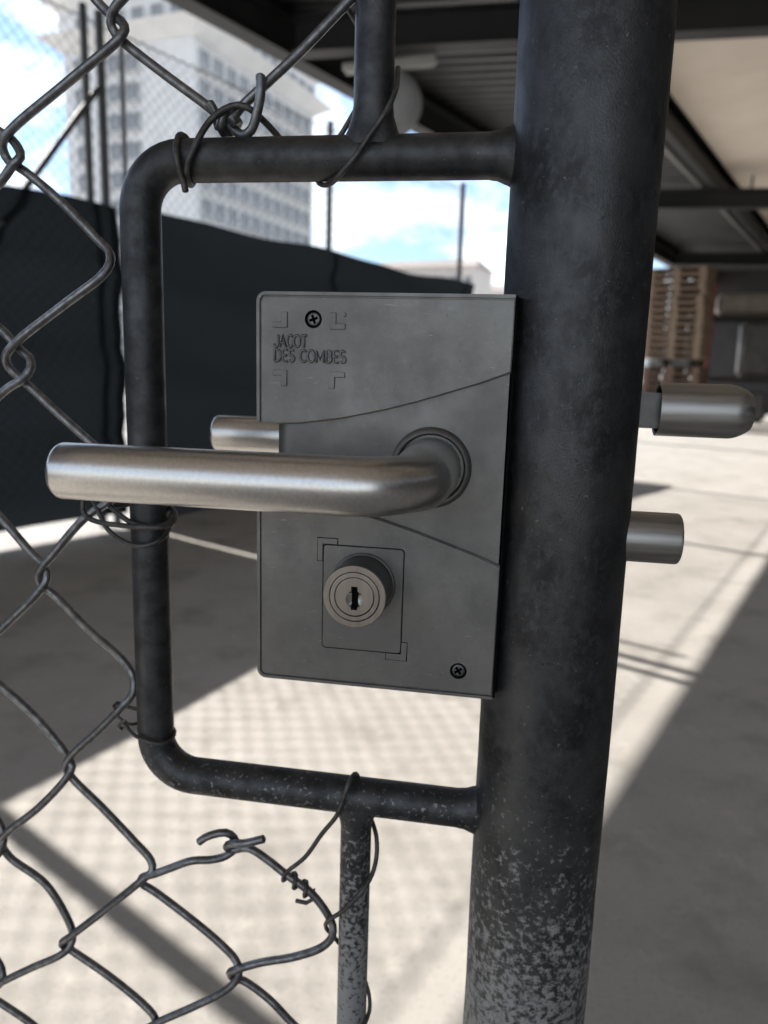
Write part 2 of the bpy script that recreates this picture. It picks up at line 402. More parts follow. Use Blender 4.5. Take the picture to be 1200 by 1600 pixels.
# ------------------------------------------------------------------ canopy over the gate
cp = empty('canopy', un(7, -4.99), 'steel canopy with dark beams and beige ceiling boards over the gate', 'canopy')
ZB = 3.9; NE = -4.99; U0, U1, N1 = -6.2, 31.0, 9.0
bm = bmesh.new(); ibeam(bm, un(U0, NE+.1, ZB+.32), un(U1, NE+.1, ZB+.32), .2, .32); link('edge_beam', bm, M['beam'], cp)
bm = bmesh.new(); beam(bm, un(U0, NE+.02, ZB+.80), un(U1, NE+.02, ZB+.80), .03, .475); link('fascia', bm, M['beam'], cp)
bm = bmesh.new(); beam(bm, un(U0, NE-.06, ZB+.40), un(U1, NE-.06, ZB+.40), .09, .16); link('gutter', bm, M['purlin'], cp)
for c in (0.0, 7.5, 15.1, 22.7):
    bm = bmesh.new(); ibeam(bm, un(c+.4*(NE+.22), NE+.22, ZB+.3), un(c+.4*N1, N1, ZB+.3), .2, .3); link('cross_beam', bm, M['beam'], cp)
bm = bmesh.new(); beam(bm, un(U0, -2.66, ZB+.5), un(U1, -2.66, ZB+.5), .12, .2); link('purlin', bm, M['beam'], cp)
mesh_tube('pipe', [un(U0, -2.86, ZB+.36), un(U1, -2.86, ZB+.36)], .055, M['purlin'], cp, 12)
# hanger rods
for c in (7.5, 15.1):
    u_ = c+.4*-1.9+.35
    mesh_tube('hanger_rod', [un(u_, -2.2, ZB+.62), un(u_, -2.2, ZB+.02)], .018, M['beam'], cp, 8)
# profiled sheet left of the purlin: ribs run across
bm = bmesh.new(); prev = None; u_ = U0
prof = [(0, 0), (.09, 0), (.12, .05), (.21, .05)]
k = 0
while u_ < U1:
    for du, dz in prof:
        n0, n1 = NE-.02, -2.6
        a = bm.verts.new(un(u_+du+.4*(n0+2.6), n0, ZB+.50+dz)); b = bm.verts.new(un(u_+du, n1, ZB+.50+dz))
        if prev: bm.faces.new((prev[0], prev[1], b, a))
        prev = (a, b)
    u_ += .24
o = link('roof_sheet', bm, M['deck'], cp); 
md = o.modifiers.new('thickness', 'SOLIDIFY'); md.thickness = .004
# ceiling boards right of the purlin, each board a piece with a recessed joint
me = None
WB, LB = 1.28, 4.0
for i in range(9):
    for j in range(9):
        if me is None:
            bm = bmesh.new(); box(bm, (0, 0, 0), (WB-.03, LB-.008, .03)); o = link('ceiling_board', bm, M['ceiling'], cp, world=False); me = o.data
        else:
            o = bpy.data.objects.new('ceiling_board', me); COL.objects.link(o); o.parent = cp
        o.location = un(U0+LB/2+j*LB, -2.55+WB/2+i*WB, ZB+.66-(.045 if i % 2 else 0)+random.uniform(-.006, .006)) - cp.location; o.rotation_euler = (R(random.uniform(-.15, .15)), R(random.uniform(-.3, .3)), -AZ)
bm = bmesh.new(); box(bm, un((U0+U1)/2, (N1+NE)/2, ZB+.80), (N1-NE-.1, U1-U0, .05), YARD); link('roof_slab', bm, M['beam'], cp)
# columns that carry the edge beam
for u_ in (12.9, 28.6):
    bm = bmesh.new(); pc = un(u_, NE+.1)
    box(bm, pc+Vector((0, 0, (ZB)/2)), (.012, .16, ZB), YARD)
    for s in (-1, 1): box(bm, pc+ND*s*.075+Vector((0, 0, ZB/2)), (.012, .15, ZB), YARD)
    box(bm, pc+Vector((0, 0, .012)), (.28, .28, .024), YARD)
    link('column', bm, M['beam'], cp)

# round lamp, and a pale strip added for a light patch on the beam
lp = empty('round_lamp', un(6.98, -4.05, ZB+.3), 'round grey lamp bowl hanging under the canopy, behind the thin upright tube', 'lamp')
c = Vector((-1.31, 7.2, 3.53))
lp.location = c
bm = bmesh.new(); ax = Vector((.12, -1, -.16))
lathe(bm, [(0, -.03), (.12, -.035), (.22, -.02), (.285, .02), (.30, .05), (.285, .08), (.2, .16), (.1, .2), (0, .21)], c, -ax, 32)
link('bowl', bm, M['lamp'], lp, R(40))
mesh_tube('bracket', [c-ax*.2, c-ax*.3+Vector((0, 0, .15)), c-ax*.3+Vector((0, 0, .9))], .02, M['beam'], lp, 8)
bt = empty('light_patch_strip', un(6.15, -4.1, ZB-.05), 'pale strip added for a light patch under the dark beam, behind the thin upright tube', 'lamp')
bm = bmesh.new(); beam(bm, un(5.98, -4.5, ZB-.005), un(6.22, -3.65, ZB-.005), .1, .05); link('patch_bar', bm, M['white'], bt)
mesh_tube('patch_tube', [un(5.99, -4.48, ZB-.06), un(6.21, -3.67, ZB-.06)], .03, M['white'], bt, 12)

# back wall of the store
bm = bmesh.new(); box(bm, un(26.4, 1.85, 2.2), (14.1, .2, 4.4), YARD)
tag(link('back_wall', bm, M['dark']), 'dark rear wall of the covered store', kind='structure')
bm = bmesh.new(); box(bm, un(12.6, N1+.2, 2.2), (.2, 37.0, 4.4), YARD)  # out of view; lengthened to keep sky light off the thick tube
tag(link('unseen_side_wall', bm, M['wall']), 'unseen grey side wall of the covered store, lengthened to block sky light', kind='structure')

# ------------------------------------------------------------------ far fence with shade screen
NF = -4.22
fe = empty('screened_fence', un(3, NF), 'tall chain link fence hung with a dark shade screen', 'fence')
for u_, r_, h_ in ((-6.6, .03, 3.2), (-4.1, .03, 3.2), (-1.6, .03, 3.2), (.85, .03, 3.2), (2.885, .024, 3.2), (2.998, .027, 3.2), (3.158, .015, 3.16), (5.345, .028, 3.19), (7.85, .03, 3.2), (8.1, .022, 2.15)):
    mesh_tube('fence_post', [un(u_, NF+.05, -.02), un(u_, NF+.05, h_)], r_, M['post'], fe, 12)
mesh_tube('brace', [un(.9, NF+.06, .05), un(2.97, NF+.06, 2.76)], .02, M['post'], fe, 8)
mesh_tube('top_wire', [un(-8, NF, 3.15), un(7.9, NF, 3.15)], .004, M['post'], fe, 6)
def wob(a, b_): return .006*math.sin(a*3.1+b_*2.3)+.004*math.sin(a*7.7-b_*5.1)
bm = bmesh.new(); S = .042; u_ = -8.0; k = 0
while u_ < 7.9:                                    # one zigzag wire per column
    z = .1; pts = []; j = 0
    while z < 3.2:
        pts.append(un(u_+(S if (j+k) % 2 else 0)+wob(u_, z), NF-.004+(.006 if j % 2 else 0), z+wob(z+3, u_))); z += S; j += 1
    tube(bm, pts, .0024, 3, caps=False); u_ += S; k += 1
tag(link('mesh_wires', bm, M['fmesh'], fe), kind='stuff')
def screen(u0, u1, zb, zt, seed):
    bm = bmesh.new(); nu = max(4, int((u1-u0)/.11)); nz = 18; g = []
    rnd = random.Random(seed)
    for i in range(nu+1):
        row = []
        for j in range(nz+1):
            u_ = u0+(u1-u0)*i/nu; v = j/nz
            sag = .03*math.sin(u_*2.5+seed)*v + .018*math.sin(u_*6.3)*v
            top = zt + .012*math.sin(u_*2.51+.8) + .008*math.sin(u_*5.3)
            bot = zb + .012*math.sin(u_*3.1)
            d = .016*math.sin(v*19+math.sin(u_*1.7)*1.2) + .012*math.sin(v*43+u_*2.0) + .022*math.sin(u_*2.5) + rnd.uniform(-.002, .002)
            row.append(bm.verts.new(un(u_, NF+.115+d*1.3, bot+(top-bot)*v)))
        g.append(row)
    for A, B in zip(g, g[1:]):
        for j in range(nz): bm.faces.new((A[j], B[j], B[j+1], A[j+1]))
    link('shade_screen', bm, M['net'], fe, R(80))
screen(-8.2, 3.026, .085, 2.06, 1)
screen(3.064, 8.03, -.0, 2.10, 4)

# ------------------------------------------------------------------ pallets and stored goods
def pallet_meshes(mname):
    d = {}
    bm = bmesh.new()
    for k in range(7): box(bm, (0, -.35+k*.7/6, .133), (1.2, .078, .022))
    d['deck'] = bm
    bm = bmesh.new(); box(bm, (0, 0, .111), (.1, .78, .021)); d['cross_board'] = bm
    bm = bmesh.new(); box(bm, (0, 0, .061), (.145, .1, .077)); d['block'] = bm
    bm = bmesh.new(); box(bm, (0, 0, .011), (1.2, .1, .021)); d['bottom_board'] = bm
    o = {}
    for k, b_ in d.items():
        me = bpy.data.meshes.new(k); b_.to_mesh(me); b_.free(); me.materials.append(M[mname]); o[k] = me
    return o
PM = {'wood': pallet_meshes('wood'), 'wood_dark': pallet_meshes('wood_dark')}
def pallet(mname, loc, rz, label, group):
    e = empty('pallet', loc, label, 'pallet', group, rz); P = PM[mname]
    def add(n_, l_):
        q = bpy.data.objects.new(n_, P[n_]); COL.objects.link(q); q.parent = e; q.location = l_
    add('deck', (0, 0, 0))
    for sx in (-1, 0, 1):
        add('cross_board', (sx*.53, 0, 0))
        for sy in (-1, 0, 1): add('block', (sx*.525, sy*.34, 0))
    for sy in (-1, 0, 1): add('bottom_board', (0, sy*.34, 0))
ORD = ['first', 'second', 'third', 'fourth', 'fifth', 'sixth', 'seventh', 'eighth', 'ninth', 'tenth', 'eleventh', 'twelfth', 'thirteenth', 'fourteenth']
PX, PY = 3.42, 17.35; prz = R(-27)
z = 0.0
nd, npale = 9, 13
for k in range(nd):
    pallet('wood_dark', (PX+random.uniform(-.03, .03), PY+random.uniform(-.03, .03), z), prz+R(random.uniform(-2, 2)),
           'brown pallet under the pale pallets, %s from the ground in the stack' % ORD[k], 'brown pallets at the foot of the stack'); z += .1445
# goods lying between the two halves of the stack
for k, (sx, wd) in enumerate(((-.36, .34), (.16, .44))):
    bm = bmesh.new()
    vs = box(bm, (0, 0, .08), (wd, .7, .16)); bmesh.ops.bevel(bm, geom=bm.edges[:], offset=.05, segments=3, affect='EDGES')
    o = link('wrapped_sack', bm, M['greywrap'], smooth=R(60)); o.location = (PX+sx, PY-.08, z+.001); o.rotation_euler = (0, 0, prz)
    tag(o, ('narrower pale sack left of the wider one between the brown and pale pallets', 'wider pale sack right of the narrower one between the brown and pale pallets')[k], 'sack', 'sacks in the pallet stack')
z += .165
for k in range(npale):
    pallet('wood', (PX-.04+random.uniform(-.025, .025), PY+random.uniform(-.03, .03), z), prz+R(random.uniform(-1.5, 1.5)),
           'pale wooden pallet above the sacks, %s from the top of the stack' % ORD[npale-1-k], 'pale pallets at the top of the stack'); z += .1445

z = 0.0
for k in range(22):
    pallet('wood_dark', (PX+.42+random.uniform(-.03, .03), PY+1.55+random.uniform(-.03, .03), z), R(62)+R(random.uniform(-2, 2)),
           'brown pallet in the rear stack behind the pale one, %s from the ground' % (ORD+['fifteenth','sixteenth','seventeenth','eighteenth','nineteenth','twentieth','twenty-first','twenty-second'])[k], 'brown pallets in the rear stack'); z += .1445

# storage rack with loads, right of the pallets
RX, RY = 5.75, 20.6; rrz = R(-9)
rk = empty('storage_rack', (RX, RY, 0), 'storage rack with red uprights, right of the pallet stack', 'rack', rz=rrz)
for sx in (-.95, .95, 2.6):
    for sy in (-.45, .45):
        bm = bmesh.new(); box(bm, (sx, sy, 1.7), (.1, .08, 3.4)); box(bm, (sx, sy, .01), (.18, .16, .02)); link('upright', bm, M['red'], rk, world=False)
for zz in (1.05, 2.55):
    for sy in (-.45, .45):
        bm = bmesh.new(); box(bm, (.82, sy+(-.06 if sy < 0 else .06), zz), (3.6, .04, .11)); link('rack_beam', bm, M['beam'], rk, world=False)
    bm = bmesh.new(); box(bm, (.82, 0, zz+.066), (3.5, .98, .02)); link('shelf', bm, M['wood_dark'], rk, world=False)
def soft(name, size, loc, rz, m_, label, cat, group=None, bev=.08):
    bm = bmesh.new(); box(bm, (0, 0, size[2]/2), size); bmesh.ops.bevel(bm, geom=bm.edges[:], offset=bev, segments=3, affect='EDGES')
    for v in bm.verts: v.co += Vector((math.sin(v.co.z*9), math.cos(v.co.x*8), math.sin(v.co.x*11)))*.012
    o = link(name, bm, m_, smooth=R(60)); o.location = loc; o.rotation_euler = (0, 0, rz); tag(o, label, cat, group); return o
rm = Matrix.Translation((RX, RY, 0)) @ Matrix.Rotation(rrz, 4, 'Z')
soft('wrapped_bundle', (1.7, .8, .52), rm @ Vector((.0, -.1, 2.63)), rrz, M['wrap'], 'long beige wrapped bundle on the upper shelf of the red rack', 'bundle')
soft('wrapped_load', (.75, .7, 1.35), rm @ Vector((.15, -.05, 1.13)), rrz, M['greywrap'], 'grey film-wrapped load on the lower shelf of the red rack', 'load')
soft('grey_sack', (.55, .6, .8), rm @ Vector((.25, -.1, 0.0)), rrz, M['greywrap'], 'grey sack standing on the floor under the red rack', 'sack')
soft('white_crate', (.9, .7, .9), rm @ Vector((1.75, 0, 1.13)), rrz, M['wrap'], 'pale box on the lower shelf at the far end of the red rack', 'box', bev=.03)
# ------------------------------------------------------------------ the gate
SX, SR = 22.8, 30.15
gt = empty('chain_link_gate', (SX/1000, 0, 0), 'dark galvanised tube gate with chain link mesh around a tube frame', 'gate')
# main stile with slightly uneven surface
bm = bmesh.new(); rings = []
rnd = random.Random(3); nseg = 64; zs = [60+i*12 for i in range(163)]
for z in zs:
    rg = []
    for k in range(nseg):
        a = 2*math.pi*k/nseg
        d = .10*math.sin(z*.021+a*2)+.10*math.sin(z*.047+a*3+1)+rnd.uniform(-.05, .05)
        if z < 925: d += .12*math.sin(z*.11+a*5)*math.sin(z*.031+2)
        rg.append(bm.verts.new(((SX+(SR+d)*math.cos(a))/1000, (SR+d)*math.sin(a)/1000, z/1000)))
    rings.append(rg)
for A, B in zip(rings, rings[1:]):
    for k in range(nseg): bm.faces.new((A[k], A[(k+1)%nseg], B[(k+1)%nseg], B[k]))
bm.faces.new(rings[0][::-1]); bm.faces.new(rings[-1])
link('stile', bm, M['stile'], gt, R(60))
# bent tube frame around the lock
FX, FT, FB, FR, CR = -173.4, 87.7, -211.7, 9.2, 21.0
path = [(SX-SR+6, FT)]
x = SX-SR-1
path += [(x, FT), (x-3, FT), (x-8, FT), (x-20, FT), (x-70, FT), (x-120, FT)]
path += [(FX+CR+CR*math.cos(R(a)), FT-CR+CR*math.sin(R(a))) for a in range(90, 181, 9)]
path += [(FX, FT-80), (FX, FT-150), (FX, FB+80)]
path += [(FX+CR+CR*math.cos(R(a)), FB+CR+CR*math.sin(R(a))) for a in range(180, 271, 9)]
path += [(x-120, FB), (x-70, FB), (x-20, FB), (x-8, FB), (x-3, FB), (x, FB), (SX-SR+6, FB)]
rr_ = [FR]*len(path)
for i in (0, 1): rr_[i] = rr_[-1-i] = FR
mesh_tube('lock_frame', [zl(a, 0, b_) for a, b_ in path], [q/1000 for q in rr_], M['tube'], gt, 28, caps=False)
def weld(name, a, d, r0, flare, length, inset_=0):
    """flared joint: widens in the gate plane towards point a, coming from direction d; keeps the tube depth"""
    bm = bmesh.new(); rings = []; a = Vector(a); d = Vector(d); side = Vector((-d.y, d.x)); nn = 9
    for i in range(nn+1):
        q = i/nn; wv = r0*1.012 + flare*q**1.7 + .12*math.sin(i*2.1) ; dv = r0*1.012 + .5*q*q
        c = a - d*length*(1-q) + d*inset_*q
        rings.append([bm.verts.new(zl(c.x+side.x*wv*math.cos(t_), dv*math.sin(t_), c.y+side.y*wv*math.cos(t_))) for t_ in [2*math.pi*k/28 for k in range(28)]])
    for A, B in zip(rings, rings[1:]):
        for k in range(28): bm.faces.new((A[k], A[(k+1)%28], B[(k+1)%28], B[k]))
    bm.faces.new(rings[0]); bm.faces.new(rings[-1])
    return link(name, bm, M['tube'], gt, R(60))
sl_ = SX-SR
weld('weld', (sl_, FT), (1, 0), FR, 6.5, 8.5, 5); weld('weld', (sl_, FB), (1, 0), FR, 6, 8, 5)
UX, UR = -66.3, 8.5
mesh_tube('upright', [zl(UX, 0, FT+3), zl(UX, 0, FT+100), zl(UX, 0, 860)], UR/1000, M['tube'], gt, 28)
mesh_tube('upright', [zl(UX, 0, FB-3), zl(UX, 0, FB-100), zl(UX, 0, -1060+80)], (UR-.7)/1000, M['tube'], gt, 28)
weld('weld', (UX, FT+FR-.3), (0, -1), UR, 6.0, 11, 5); weld('weld', (UX, FB-FR+.3), (0, 1), UR-.7, 5.5, 7.5, 5)
# outer tubes of the gate leaf
mesh_tube('top_rail', [zl(-960, 0, 860), zl(sl_+4, 0, 860)], .0092, M['tube'], gt, 20)
mesh_tube('bottom_rail', [zl(-960, 0, -980), zl(sl_+4, 0, -980)], .0092, M['tube'], gt, 20)
mesh_tube('hinge_stile', [(-.98, 0, .06), (-.98, 0, 2.0)], .0212, M['stile'], gt, 32)

# wire courses in the gate plane (mm): x along the gate, y depth, z height
W0 = [(-289.7,2.3,1263.5),(-252.7,2.3,1229.6),(-243.4,2.3,1222.2),(-238.9,2.3,1219.9),(-233.8,1,1215.0),(-231.4,-1,1210.3),(-234.6,-2.3,1206.5),(-241.7,-2.3,1199.0),(-262.8,-2.3,1185.0),(-285.4,-2.3,1170.5),(-290.5,0,1166.4),(-290.0,2.3,1163.1),(-259.8,2.3,1139.9),(-249.9,2.3,1133.1),(-240.2,2.3,1123.5),(-234.1,1,1119.1),(-232.4,-1,1114.5),(-235.2,-2.3,1109.8),(-244.5,-2.3,1104.3),(-258.2,-2.3,1093.5),(-283.1,-2.3,1073.4),(-288.3,0,1069.3),(-287.6,2.3,1065.5),(-256.8,2.3,1038.5),(-239.9,2.3,1020.4),(-232.2,1,1014.5),(-230.2,-1,1008.5),(-234.4,-2.3,1001.7),(-257.8,-2.3,979.0),(-272.3,-2.3,966.0),(-277.5,0,961.0),(-276.6,2.3,955.8),(-263.6,2.3,946.1),(-242.1,2.3,928.2),(-225.7,1,910.3),(-221.4,-1,905.2),(-224.3,-2.3,899.2),(-242.0,-2.3,879.1),(-262.6,-2.3,860.8),(-267.9,0,853.4),(-265.6,2.3,843.0),(-244.3,2.3,829.2),(-233.4,2.3,812.7),(-227.8,1,800.3),(-228.4,-1,794.4),(-233.8,-2.3,788.8),(-252.4,-2.3,777.1),(-273.7,-2.3,763.0),(-286.1,0,752.6),(-278.4,2.3,744.9),(-257.5,2.3,733.1),(-242.7,2.3,719.3)]
W1 = [(-201.3,2.3,1285.9),(-192.6,2.3,1275.3),(-186.2,2.3,1269.4),(-180.1,1,1265.6),(-177.7,-1,1261.6),(-179.8,-2.3,1257.6),(-207.1,-2.3,1239.6),(-233.5,-2.3,1222.3),(-239.7,-1,1217.4),(-241.4,1,1213.8),(-239.7,2.3,1209.3),(-234.6,2.3,1206.5),(-228.9,2.3,1202.8),(-212.7,2.3,1190.0),(-197.2,2.3,1175.2),(-190.0,1,1168.4),(-188.8,-1,1163.3),(-192.1,-2.3,1158.0),(-214.0,-2.3,1143.3),(-240.3,-2.3,1124.9),(-245.4,-1,1119.6),(-246.1,1,1115.0),(-241.8,2.3,1110.2),(-236.2,2.3,1105.7),(-221.4,2.3,1093.1),(-205.0,2.3,1079.7),(-190.2,2.3,1067.1),(-186.9,0,1061.2),(-189.9,-2.3,1054.1),(-207.6,-2.3,1041.2),(-226.1,-2.3,1020.9),(-231.5,-2.3,1015.1),(-234.8,-1,1009.8),(-234.3,1,1004.2),(-228.6,2.3,999.1),(-209.7,2.3,981.7),(-190.7,2.3,966.0),(-185.3,1,958.2),(-185.3,-1,950.3),(-190.9,-2.3,943.2),(-205.9,-2.3,927.2),(-220.6,-2.3,912.7),(-225.8,0,905.2),(-225.0,2.3,897.7),(-207.0,2.3,881.0),(-189.0,2.3,863.2),(-179.0,1,854.0),(-177.4,-1,849.8),(-182.8,-2.3,844.1),(-207.0,-2.3,820.6),(-226.4,-2.3,802.4),(-234.2,0,793.8),(-230.0,2.3,788.4),(-207.7,2.3,775.7),(-186.8,2.3,760.6),(-179.4,1,754.0),(-178.6,-1,747.6),(-183.2,-2.3,740.4),(-203.5,-2.3,718.9)]
WM = [(-284.3,2.3,879.3),(-272.6,2.3,867.1),(-268.0,1,861.8),(-265.5,-1,855.6),(-268.3,-2.3,847.3),(-284.6,-2.3,832.4),(-304.3,0,813.3),(-291.3,2.3,792.6),(-280.2,2.3,776.7),(-274.4,1,769.0),(-273.3,-1,763.6),(-279.1,-2.3,756.9),(-296.3,-2.3,739.7)]
W2 = [(-162.9,-2.3,1284.4),(-173.5,-2.3,1276.5),(-178.1,-2.3,1272.7),(-182.8,-1,1269.4),(-185.3,1,1265.3),(-184.0,2.3,1261.6),(-180.2,2.3,1257.9),(-160.4,2.3,1243.7),(-140.6,2.3,1230.2),(-135.3,2.3,1225.9),(-128.9,1,1220.7),(-123.8,-1,1217.6),(-119.6,-2,1219.4),(-116.5,-3.5,1225.8),(-114.5,-5,1232.6),(-114.5,-5,1239.8)]
W3 = [(-53.4,2,1290.2),(-63.3,0,1280.9),(-77.6,-1,1268.4),(-97.6,-2.3,1249.7),(-113.6,-1,1237.7),(-126.1,0,1228.1),(-128.5,-2.3,1223.3),(-129.6,-4,1220.5),(-132.8,-4,1222.4),(-135.8,-3,1226.4),(-138.0,-4,1230.0)]
W4 = [(-149.1,-4,872.8),(-146.3,-3,875.1),(-142.8,-1,876.1),(-136.2,1,876.9),(-132.4,3,873.1),(-131.3,3,868.0),(-136.0,1,863.4),(-143.4,0,860.7),(-154.0,-2.3,860.0),(-165.7,-2.3,854.1),(-176.0,-2.3,848.6),(-183.5,-1,844.6),(-185.0,1,839.4),(-178.7,2.3,834.7),(-156.8,2.3,820.4),(-140.4,2.3,808.1),(-131.5,1,800.8),(-128.6,-1,796.6),(-129.6,-2.3,792.0),(-137.0,-2.3,783.0),(-155.8,-2.3,769.2),(-175.0,-2.3,756.4),(-188.8,-2.3,745.6)]
W5 = [(-113.8,-4,879.7),(-124.8,-4,875.5),(-131.5,-3,873.9),(-135.5,0,869.4),(-133.5,2,866.5),(-124.1,1.5,869.3),(-112.3,0,864.6),(-104.0,0,858.7),(-89.0,0,849.0),(-79.9,0,837.3),(-77.2,-1,832.5),(-77.2,-2.3,827.4),(-82.6,-2.3,820.0),(-97.4,-2.3,811.6),(-116.2,-2.3,804.7),(-129.9,-2.3,797.9),(-134.5,0,793.1),(-133.2,2.3,788.0),(-127.7,2.3,787.4),(-113.1,2.3,778.4),(-99.6,2.3,765.4),(-87.5,2.3,755.1)]
W6 = [(-79.5,-1,1267.5),(-78.2,3,1266.2),(-75.0,7,1261.8),(-69.8,9.5,1255.6),(-64.0,9,1250.2),(-60.0,6,1245.5)]
T1 = [(-109.6,11.5,1217.9),(-114.2,7,1222.9),(-118.1,2,1226.4),(-120.1,-3,1227.5),(-125.0,-3,1229.2),(-130.9,-5,1226.9),(-136.4,-6,1222.7),(-141.5,-10,1212.6),(-144.6,-11.5,1204.6),(-146.9,-8.5,1200.1),(-148.6,-2,1197.4),(-150.2,6,1200.3),(-152.5,11.5,1209.6),(-152.6,8,1216.6),(-151.9,1,1218.2),(-152.2,-3,1217.6),(-151.5,-8,1213.4),(-150.1,-11.5,1207.0),(-149.4,-10,1200.8),(-148.4,-8,1196.0),(-148.0,-7.5,1193.2)]
T2 = [(-56.9,4,1244.2),(-56.6,1,1239.2),(-56.1,-4,1233.6),(-57.1,-8.5,1227.5),(-60.3,-10.5,1220.9),(-65.3,-11.5,1213.9),(-71.0,-11.8,1205.5),(-78.8,-8,1199.0),(-83.3,-3,1197.1),(-87.7,1,1197.2),(-92.2,7,1200.5),(-92.3,11.5,1208.8),(-83.6,11,1219.2),(-72.3,10.5,1235.7),(-62.2,8,1244.3)]
T3 = [(-206.9,-2,1051.5),(-207.2,-3,1046.2),(-203.1,-5,1042.9),(-193.8,-9,1041.8),(-184.1,-12,1042.0),(-174.1,-14,1042.1),(-162.4,-13.5,1042.5),(-158.9,-8,1042.8),(-159.4,-1,1045.2),(-164.6,6,1048.1),(-173.4,11.5,1049.2),(-185.5,11.5,1048.5),(-192.4,8,1047.4),(-195.9,3,1047.7),(-192.7,-2,1048.5),(-183.2,-8,1045.1),(-175.3,-11.8,1042.9),(-167.1,-11.8,1042.1),(-159.7,-9,1043.6),(-162.4,1,1045.6)]
T4 = [(-185.6,5,939.0),(-189.0,4,940.2),(-192.6,3.5,941.1),(-193.4,-2,945.3),(-194.2,-4,944.4),(-194.1,-3,941.1),(-192.5,-3,937.7),(-190.0,-2.5,935.6),(-187.1,-4,933.4),(-184.7,-6,932.6),(-179.6,-9,931.5),(-173.6,-11.2,931.2),(-167.5,-11.2,930.1),(-163.5,-8,929.7),(-163.2,-2,929.1),(-164.4,3,930.0),(-168.6,8,929.6),(-178.6,11.5,929.0),(-187.0,10,928.8),(-189.0,4,930.8),(-189.6,0,933.3),(-188.6,-5,937.3),(-190.0,-5,935.7),(-192.3,-3,932.3),(-191.4,-1,930.4),(-187.5,-4.5,934.7)]
T5 = [(-76.1,9,814.4),(-78.1,5,821.3),(-81.2,3,826.6),(-81.0,-1,833.3),(-78.6,-4,838.4),(-72.7,-8,845.9),(-66.2,-10,854.4),(-60.2,-9.5,862.6),(-56.7,-4.5,868.1),(-55.4,0,874.9),(-56.2,3,884.4),(-59.4,8.5,888.7),(-63.5,11.5,894.7),(-66.9,10.5,905.8),(-66.9,6,914.1),(-67.1,0,919.9),(-67.7,-5,921.6),(-68.6,-9.5,920.3),(-70.3,-11.3,914.3),(-74.2,-9,902.0),(-82.6,-6,888.3),(-91.9,-4,872.3),(-99.2,-3.5,864.6),(-102.2,-3.5,861.5)]
T6 = [(-65.1,9.5,805.2),(-60.8,6.5,796.7),(-57.5,3,790.2),(-56.9,1,782.7),(-58.4,-5,779.8),(-62.3,-9,774.8)]
T7 = [(-206.1,2,1053.5),(-201.2,-2,1049.6),(-195.4,-7,1044.8),(-190.9,-10,1039.9),(-184.6,-12,1036.0),(-177.6,-12.5,1033.1),(-170.4,-12.3,1032.6),(-164.6,-10.8,1034.6),(-162.2,-6,1037.5),(-163.0,0,1041.0),(-166.7,6,1045.0),(-173.0,10.5,1046.5),(-184.0,11.8,1047.2),(-195.8,8,1048.8),(-203.9,4,1051.3)]
def helix(a, b, r, turns, n, ph=0):
    a, b = mm(a), mm(b); ax = (b-a).normalized(); s = ax.cross(Vector((0, 1, 0))).normalized(); q = ax.cross(s)
    return [a+(b-a)*(i/n)+(s*math.cos(ph+2*math.pi*turns*i/n)+q*math.sin(ph+2*math.pi*turns*i/n))*r for i in range(n+1)]
for w_ in (W0, W1, WM, W2, W3, W4, W5, W6):
    pts = spline([mm(q) for q in w_], 8)
    if w_ is W3: pts = spline([mm(q) for q in W3[:7]], 8) + helix(W2[10], W2[9], .0040, 1.6, 12, 2.0) + [mm(W3[9]), mm(W3[10])]
    mesh_tube('mesh_wire', pts, .0021 if w_ is not W6 else .0012, M['wire'], gt, 12, round_end=True)
for w_, r_ in ((T1, 1.45), (T2, 1.15), (T3, 1.3), (T7, 1.2), (T4, .95), (T6, 1.1)):
    mesh_tube('tie_wire', spline([mm(q) for q in w_], 8), r_/1000, M['tie'], gt, 8, round_end=True)
t5 = [mm(q) for q in T5]
hx = helix(W5[7], W5[8], .0031, 2.6, 22, 1.0)
endp = hx[-1]
tail = [endp+Vector((.0006, -.002, -.004)), endp+Vector((-.003, -.003, -.0062)), endp+Vector((-.0085, -.003, -.0058))]
mesh_tube('tie_wire', spline(t5, 8) + hx[1:] + tail, .00115, M['tie'], gt, 8, round_end=True)

# the mesh goes on to the hinge side, above and below
def zig(x0, za, zb, flip):
    pts = []; z = zb; k = flip
    while z > za:
        x = x0-(52 if k % 2 else 0); d = 3 if k % 2 else -3
        pts += [(x+d, 2.3, z+5), (x+d*1.6, 0, z), (x+d, -2.3, z-5)] if k % 2 else [(x-d*0, -2.3, z+5), (x-d*.6, 0, z), (x, 2.3, z-5)]
        z -= 50; k += 1
    return spline([mm(q) for q in pts], 4)
for c in range(17):
    x0 = -78-52*c
    for za, zb in (((150, 705), (1360, 1970)) if x0 > -300 else ((150, 1970),)):
        mesh_tube('mesh_wire', zig(x0, za, zb, c % 2), .0021, M['wire'], gt, 7)

# ------------------------------------------------------------------ the lock
YF = -26.0
lk = empty('gate_lock', zl(-55, 0, -142), 'grey metal lock case with lever handles and key cylinder, fixed to the thick gate tube', 'lock')
XL, XR, ZT, ZBt = -109.2, -2.0, 29.6, -141.8
curve = [(-2.0, -1.0), (-14, -5.6), (-27, -9.9), (-40, -14.1), (-53.7, -18.0), (-72, -22.2), (-89.6, -24.9), (-100, -25.5)]
def low(q): return (q[0], -82.6-q[1])
up_out = [(XR, ZT)]+arc(XL+4, ZT-4, 4, 90, 180, 5)+[(XL, -24.6), (XL+.9, -25.5)]+[q for q in curve[::-1]]
lo_out = [low(q) for q in curve]+[(XL+.9, low((0, -25.5))[1]), (XL, low((0, -24.6))[1])]+arc(XL+4, ZBt+4, 4, 180, 270, 5)+[(XR, ZBt)]
